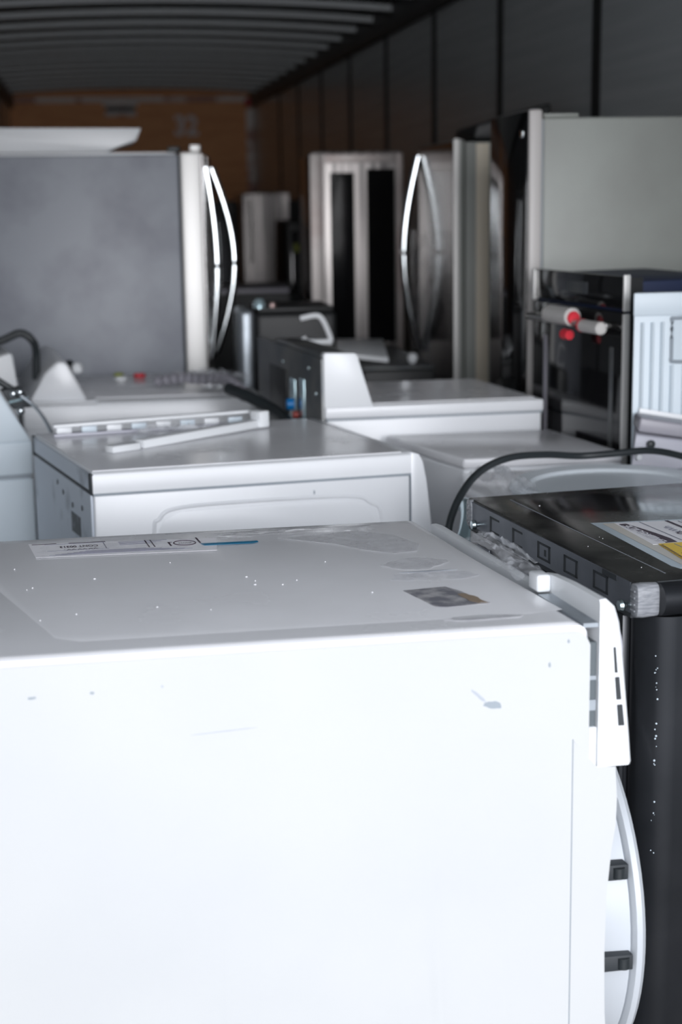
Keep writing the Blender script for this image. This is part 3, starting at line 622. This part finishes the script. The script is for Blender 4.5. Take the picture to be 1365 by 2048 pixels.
obj('cabinet', box(fr3, -.04, .085, 0, .36, .02, 1.148, .012, 3), 'darkback', t)
o = thing('wire_frame', 'bent white hook shaped bracket standing on the brown grey machine in the centre', 'bracket', (.70, 4.93, 1.15))
P = [(.640, 4.93, 1.232), (.685, 4.93, 1.240), (.705, 4.93, 1.232), (.722, 4.93, 1.20), (.735, 4.93, 1.160), (.72, 4.93, 1.158), (.66, 4.93, 1.160), (.648, 4.93, 1.175)]
obj('bracket_bar', tube(P, .0085, 8, 5), 'plastic', o)
t = thing('dark_dryer', 'low black machine with a pale lilac top beyond the refrigerator handles', 'dryer', (.85, 8.3, 0))
obj('cabinet', prism([(.60, 8.0, .02), (.99, 8.0, .02), (1.035, 7.8, .02), (1.035, 8.6, .02), (.60, 8.6, .02)], (0, 0, 1.10), .01, 2), 'black_matte', t)
obj('top', prism([(.60, 8.0, 1.121), (.985, 8.0, 1.121), (1.05, 8.6, 1.121), (.60, 8.6, 1.121)], (0, 0, .022), .006, 2), 'lilac', t, 'pale lilac grey top')
t = thing('storage_panel', 'white rectangular panel lying behind the centre dryer below the far stainless refrigerator', 'panel', (.98, 5.8, 1.02))
obj('panel', hexa([(.885, 5.62, 1.035), (1.045, 5.62, 1.012), (1.09, 5.98, 1.05), (.87, 5.98, 1.058), (.885, 5.62, 1.048), (1.045, 5.62, 1.03), (1.09, 5.98, 1.065), (.87, 5.98, 1.071)], .003, 2), 'plastic', t)
t = thing('stacked_cooktop', 'dark low appliance carrying the white panel in front of the far stainless refrigerator', 'appliance', (.98, 6.0, 0))
obj('cabinet', box(W, .93, 1.19, 5.50, 6.3, .02, 1.0, .01), 'black_matte', t); obj('top', box(W, .93, 1.19, 5.50, 6.3, 1.0, 1.010, .003), 'darkback', t)

# thick hose across the gap
o = obj('hose', tube([(.385, 4.62, 1.06), (.435, 4.53, 1.045), (.495, 4.42, 1.018), (.525, 4.28, .99), (.535, 4.2, .95), (.53, 4.15, .86)], .017, 14), 'black'); tag(o, 'thick black hose hanging between the left and centre machines', 'hose')
for i, (dx, ln, lab) in enumerate(((0, 1, 'grey crumpled drain tube lying on the third row washer'),)):
    o = obj('drain_tube', tube([(.20, 5.14, 1.028), (.27, 5.06, 1.045), (.33, 4.97, 1.05), (.385, 4.83, 1.065), (.41, 4.70, 1.06), (.43, 4.60, 1.04)], lambda s: .016 + .003 * math.sin(s * 90), 12, 14), 'lilac'); tag(o, lab, 'hose')

# ------------------------------------------------------------------ low white machine right of the second row
t = thing('washing_machine', 'low white washer between the second row dryer and the black oven, flat grey top', 'washing machine', (1.0, 3.8, 0))
PL = [(.845, 3.598), (1.238, 3.612), (1.173, 4.006), (.735, 4.006)]
obj('cabinet', prism([(x, y, .02) for x, y in PL], (0, 0, .955), .008, 3), 'enamel', t)
obj('top_panel', prism([(x, y, .9755) for x, y in PL], (0, 0, .0245), .006, 3), 'enamel_top', t)

# ------------------------------------------------------------------ top loader with round lid, behind the charcoal machine
t = thing('top_load_washer', 'white top loader with a round pale blue lid directly behind the charcoal machine', 'washing machine', (1.15, 3.28, 0))
PL = [(.845, 3.00), (1.62, 3.045), (1.60, 3.53), (.86, 3.545), (.79, 3.40)]
obj('cabinet', prism([(x, y, .02) for x, y in PL], (0, 0, .935), .01, 3), 'enamel', t)
obj('top_panel', prism([(x, y, .956) for x, y in PL], (0, 0, .022), .006, 3), 'enamel_top', t)
lid = obj('lid', lathe((1.10, 3.262, .9785), (0, 0, 1), [(0, .226), (.012, .225), (.018, .214), (.013, .185), (.006, .178), (.006, .001)], 64), 'glass', t, 'round pale blue grey lid')
obj('side_handle', box(W, .800, .835, 3.02, 3.12, .90, .968, .004), 'plastic', t)
t = thing('control_console', 'pale lilac grey control console with a dark knob below the ribbed white panel', 'console', (1.40, 3.5, .98))
obj('console_body', hexa([(1.205, 3.465, .9785), (1.62, 3.465, .9785), (1.62, 3.53, .9785), (1.23, 3.53, .9785), (1.22, 3.475, 1.062), (1.62, 3.475, .998), (1.62, 3.53, 1.005), (1.235, 3.53, 1.075)], .004, 3), 'plastic_grey', t)
obj('console_cap', hexa([(1.222, 3.468, 1.068), (1.62, 3.468, 1.002), (1.62, 3.534, 1.008), (1.232, 3.534, 1.076), (1.228, 3.468, 1.102), (1.62, 3.468, 1.03), (1.62, 3.534, 1.035), (1.236, 3.534, 1.106)], .006, 3), 'lilac', t)
obj('knob', lathe((1.252, 3.466, 1.040), (0, -1, .1), [(0, .009), (.008, .009), (.01, .006), (.0105, .001)], 18), 'black', t)
obj('clip', lathe((1.222, 3.462, 1.012), (0, -1, 0), [(0, .008), (.01, .006), (.011, .001)], 14), 'plastic', t)
o = obj('power_cable', tube([(.675, 3.02, .90), (.688, 3.05, .968), (.727, 3.1, 1.020), (.791, 3.2, 1.044), (.876, 3.3, 1.050), (.977, 3.38, 1.040), (1.070, 3.42, 1.027), (1.145, 3.40, 1.033), (1.212, 3.36, 1.043), (1.265, 3.30, 1.038), (1.32, 3.25, 1.02)], .0078, 12), 'black'); tag(o, 'thick black cable arching behind the charcoal machine', 'cable')
o = obj('black_cable', tube([(1.10, 3.02, .990), (1.13, 3.03, 1.012), (1.155, 3.05, 1.018), (1.19, 3.06, 1.004), (1.24, 3.06, 1.012), (1.30, 3.06, 1.022), (1.38, 3.06, 1.022)], .006, 10), 'black'); tag(o, 'thin black cord peeping over the far edge of the charcoal machine', 'cable')
o = obj('plastic_sleeve', crumple((.86, 3.30, .985), .06, .17, .05, 16, 41), 'film'); tag(o, 'crumpled grey plastic sleeve beside the round lid', 'plastic film')
o = obj('drain_hose', tube([(.66, 2.98, .80), (.69, 3.02, .88), (.735, 3.10, .94), (.76, 3.2, .965), (.768, 3.3, .955)], .016, 12), 'lens'); tag(o, 'pale blue grey hose curving down between the second row dryer and the charcoal machine', 'hose')

# ------------------------------------------------------------------ black oven
fr = Fr((1.262, 3.69), (.965, .26), (-.16, .987)); U, V = fr.U.normalized(), fr.V.normalized()
# local: a = into the body (right), b = along the front from near to far
t = thing('wall_oven', 'tall black glass oven at the right with stainless edges and a wrapped handle', 'oven', fr(.2, .25, 0))
obj('body', box(fr, .012, .36, .006, .52, .02, 1.395, .004, 2), 'navy', t)
obj('near_side', box(fr, .014, .05, .0015, .0055, .02, 1.405), 'black_matte', t)
obj('control_panel', box(fr, .0, .012, .004, .52, 1.33, 1.407, .003, 2), 'black_gloss', t, 'black glass control panel')
dr = obj('door', box(fr, .0, .012, .012, .52, .25, 1.322, .003, 2), 'black_gloss', t, 'black glass oven door')
obj('stainless_edge', box(fr, -.004, .014, -.0005, .0075, 1.325, 1.412, .002, 2), 'steel_bright', t); obj('stainless_edge', box(fr, -.004, .014, -.0005, .0085, .20, 1.319, .002, 2), 'steel_bright', t)
obj('stainless_edge', box(fr, -.004, .010, .507, .524, 1.325, 1.405, .002, 2), 'steel_bright', t)
obj('window_edge', box(fr, -.0018, .0, .055, .075, .3, 1.235, .0005, 1), 'darkback', dr); obj('window_edge', box(fr, -.0018, .0, .43, .45, .3, 1.235, .0005, 1), 'lilac', dr)
obj('display', box(fr, -.0012, .0002, .20, .31, 1.355, 1.385, .0003, 1), 'darkback', t)
h = obj('handle', tube([fr(-.002, .46, 1.285), fr(-.03, .475, 1.286), fr(-.046, .44, 1.286), fr(-.046, .25, 1.288), fr(-.046, .08, 1.29), fr(-.03, .045, 1.29), fr(-.002, .05, 1.29)], .009, 12, 5), 'steel', dr, 'stainless oven handle')
def wrap(b0, b1, r, m, name, dz=0.0): return obj(name, lathe(fr(-.046, b0, 1.289 + dz), V, [(0, r * .8), (.004, r), (b1 - b0 - .004, r), (b1 - b0, r * .8), (b1 - b0 + .0001, .001)], 20), m, h)
wrap(.035, .14, .016, 'bubble', 'bubble_wrap', -.005).__setitem__('label', 'bubble wrap roll'); wrap(.19, .33, .023, 'bubble', 'bubble_wrap', .012)
wrap(.130, .146, .0165, 'red', 'red_tape', -.005); wrap(.182, .196, .017, 'red', 'red_tape', .010)
obj('red_tape', lathe(fr(-.05, .20, 1.256), V, [(0, .012), (.03, .014), (.031, .001)], 16), 'red', h)

# ------------------------------------------------------------------ ribbed white panel appliance
t = thing('freezer', 'pale blue white appliance back with vertical ribs at the right edge', 'freezer', (1.42, 3.6, 0))
obj('cabinet', prism([(1.236, 3.553, .02), (1.70, 3.553, .02), (1.70, 3.62, .02), (1.262, 3.62, .02)], (0, 0, 1.355), .004, 3), 'bluewhite', t)
obj('top_band', box(W, 1.234, 1.705, 3.547, 3.553, 1.325, 1.378, .003, 2), 'bluewhite', t)
for i, x in enumerate((1.257, 1.281, 1.305, 1.330, 1.36, 1.39, 1.42, 1.45, 1.48, 1.51, 1.54, 1.57)):
    obj('rib', tube([(x, 3.552, 1.05), (x, 3.552, 1.31 if i < 3 else 1.21)], .0075, 10, 3, .6), 'bluewhite', t)
obj('recess_frame', tube([(1.328, 3.551, 1.225), (1.328, 3.551, 1.31), (1.336, 3.551, 1.318), (1.46, 3.551, 1.318), (1.468, 3.551, 1.31), (1.468, 3.551, 1.225), (1.46, 3.551, 1.217), (1.336, 3.551, 1.217), (1.328, 3.551, 1.225)], .004, 8, 4), 'dent', t)
obj('recess', box(W, 1.332, 1.464, 3.550, 3.554, 1.222, 1.314), 'bluewhite', t)
obj('lower_tape', bar3((1.25, 3.543, 1.093), (1.62, 3.543, 1.024), .004, .02, .001), 'plastic', t)

# ------------------------------------------------------------------ tall right refrigerator: black glossy front, sage side
fr = Fr((1.200, 4.35), (1, .0), (-.14, .99)); U, V = fr.U.normalized(), fr.V.normalized()
t = thing('refrigerator', 'tallest refrigerator at the right edge with grey green side and glossy black front', 'refrigerator', fr(.28, .35, 0))
FV = Fr((1.200, 4.35), (1, .0), (.055, .998))
obj('cabinet', box(FV, .045, .53, .0, .52, .02, 1.806, .006, 3), 'fridge_sage', t, 'plain grey green side')
d = obj('door', box(FV, .003, .042, -.004, .52, .60, 1.828, .008, 3), 'pale_edge', t, 'pale door edge')
obj('door_front', box(FV, -.002, .0032, -.001, .515, .60, 1.824, .002, 2), 'black_gloss', d, 'glossy black door face')
obj('drawer', box(FV, .0, .042, .0, .52, .04, .59, .008, 3), 'black_gloss', t)
obj('door_gap', box(FV, .0418, .0455, .003, .51, .05, 1.80), 'dent', t)
obj('badge', box(FV, -.0035, -.0015, .045, .085, 1.755, 1.775, .002, 2), 'chrome', d, 'small bright badge')
obj('hinge_cover', box(FV, .05, .15, .02, .12, 1.8065, 1.818, .004, 2), 'fridge_sage', t)

# ------------------------------------------------------------------ middle refrigerator: black front, bowed handle, film
FV = Fr((1.294, 5.65), (1, .0), (.070, .9975)); U, V = FV.U.normalized(), FV.V.normalized()
t = thing('refrigerator', 'middle refrigerator with glossy black front, stainless edge, bowed handle and draped clear film', 'refrigerator', FV(.22, .4, 0))
obj('cabinet', box(FV, .04, .40, .004, .94, .02, 1.78, .005, 2), 'fridge_sage', t)
d = obj('door', box(FV, .0, .036, .0, .94, .62, 1.788, .006, 3), 'fridge_sage', t)
obj('edge_trim', box(FV, -.0035, .020, -.003, .012, .62, 1.791, .003, 2), 'steel_bright', d, 'bright stainless edge')
obj('door_front', box(FV, -.003, .0003, .013, .932, .63, 1.782, .001, 1), 'black_satin', d, 'glossy black door face')
obj('edge_strip', box(FV, .078, .125, -.004, .004, .3, 1.775, .002, 2), 'cream', t, 'cream edge strip')
obj('drawer', box(FV, .0, .036, .0, .94, .05, .61, .006, 3), 'black_gloss', t)
P = [FV(-.012 - .062 * math.sin(math.pi * i / 12), .88, .96 + .79 * i / 12) for i in range(13)]
obj('handle', tube(P, .018, 12, 4), 'chrome', d, 'long bowed stainless handle')
o = obj('plastic_film', crumple(FV(-.06, .42, 1.2), .09, .34, .03, 22, 52, Vector((0, 0, 1)) * 3.4, V, U * -1), 'film'); tag(o, 'clear plastic film hanging on the black front of the middle refrigerator', 'plastic film')
o = obj('light_bulb', lathe((1.128, 5.60, 1.0), (0, 0, 1), [(0, .008), (.012, .010), (.022, .018), (.034, .019), (.044, .012), (.048, .001)], 18), 'plastic'); tag(o, 'small round white knob standing at the foot of the bowed handle', 'knob')
t = thing('side_table', 'dark low appliance at the foot of the middle refrigerator', 'appliance', (1.22, 5.3, 0))
obj('cabinet', box(W, .99, 1.24, 5.06, 5.42, .02, .95, .01), 'black_matte', t); obj('top', box(W, .99, 1.24, 5.06, 5.42, .951, .96, .003), 'darkback', t)
o = obj('furniture_pad', hexa([(1.372, 5.70, 1.7905), (1.66, 5.70, 1.7905), (1.70, 6.3, 1.7905), (1.44, 6.3, 1.7905), (1.385, 5.70, 1.842), (1.66, 5.70, 1.915), (1.70, 6.3, 1.915), (1.45, 6.3, 1.842)], .01, 3), 'black_matte'); tag(o, 'flat black box lying on top of the middle refrigerator', 'box')

# ------------------------------------------------------------------ far stainless refrigerators
FV = Fr((1.045, 7.6), (1, .0), (0.06, .998))
t = thing('refrigerator', 'far stainless refrigerator facing the camera left of the bowed handle', 'refrigerator', FV(.22, .4, 0))
obj('cabinet', box(FV, .005, .44, .05, .75, .02, 1.785, .006, 2), 'steel_dark', t)
d = obj('door', box(FV, .0, .445, .0, .045, .62, 1.797, .014, 4), 'steel_streak', t, 'stainless door')
obj('drawer', box(FV, .0, .445, .0, .045, .05, .61, .014, 4), 'steel', t)
obj('door_edge', box(FV, -.0005, .065, -.0015, .02, .63, 1.785, .004, 2), 'steel_edge', d); obj('door_edge', box(FV, .418, .4455, -.0015, .02, .63, 1.785, .004, 2), 'steel_edge', d)
obj('reflection_panel', box(FV, .095, .21, -.003, .01, .90, 1.70, .002, 1), 'black_gloss', d, 'dark glossy panel standing for a reflection in the stainless door'); obj('reflection_panel', box(FV, .27, .405, -.003, .01, .90, 1.715, .002, 1), 'black_gloss', d, 'dark glossy panel standing for a reflection in the stainless door')  # dark glossy panels stand for reflections in the stainless door
obj('top_strip', box(FV, .07, .415, -.002, .01, 1.745, 1.785, .003, 2), 'steel_edge', d)
t = thing('refrigerator', 'small distant stainless refrigerator near the brown end wall', 'refrigerator', (1.3, 12.3, 0))
obj('cabinet', box(W, 1.145, 1.49, 12.05, 12.7, .02, 1.60, .006, 2), 'steel_dark', t); obj('door', box(W, 1.14, 1.49, 12.0, 12.045, .02, 1.61, .012, 3), 'steel_streak', t)
obj('handle', tube([(1.20, 11.98, 1.1), (1.20, 11.96, 1.2), (1.20, 11.96, 1.45), (1.20, 11.98, 1.55)], .012, 10, 4), 'steel_bright', t)
obj('door_edge', box(W, 1.42, 1.488, 11.992, 12.0, .3, 1.6), 'steel_streak', t)
t = thing('refrigerator', 'dark distant refrigerator behind the small stainless one', 'refrigerator', (1.4, 13.4, 0))
obj('cabinet', box(W, .98, 1.72, 13.0, 13.7, .02, 1.54, .01), 'black_matte', t); obj('door', box(W, .98, 1.72, 12.95, 12.995, .02, 1.55, .01), 'black_matte', t)
t = thing('kitchen_range', 'black appliance with a yellow green tag right of the small distant stainless refrigerator', 'appliance', (1.2, 9.9, 0))
obj('cabinet', box(W, 1.175, 1.40, 9.6, 10.2, .02, 1.44, .01), 'black_matte', t); obj('front', box(W, 1.20, 1.24, 9.59, 9.598, .5, 1.38, .001), 'black_gloss', t)
obj('tag', box(W, 1.215, 1.245, 9.58, 9.589, 1.26, 1.31, .002), 'brass', t, 'yellow green tag')
t = thing('refrigerator', 'dark appliance seen between the bowed handles and the small distant refrigerator', 'refrigerator', (.85, 10.6, 0))
obj('cabinet', box(W, .62, .925, 10.3, 11, .02, 1.46, .01), 'black_matte', t); obj('door', box(W, .62, .925, 10.25, 10.295, .02, 1.47, .01), 'charcoal', t)
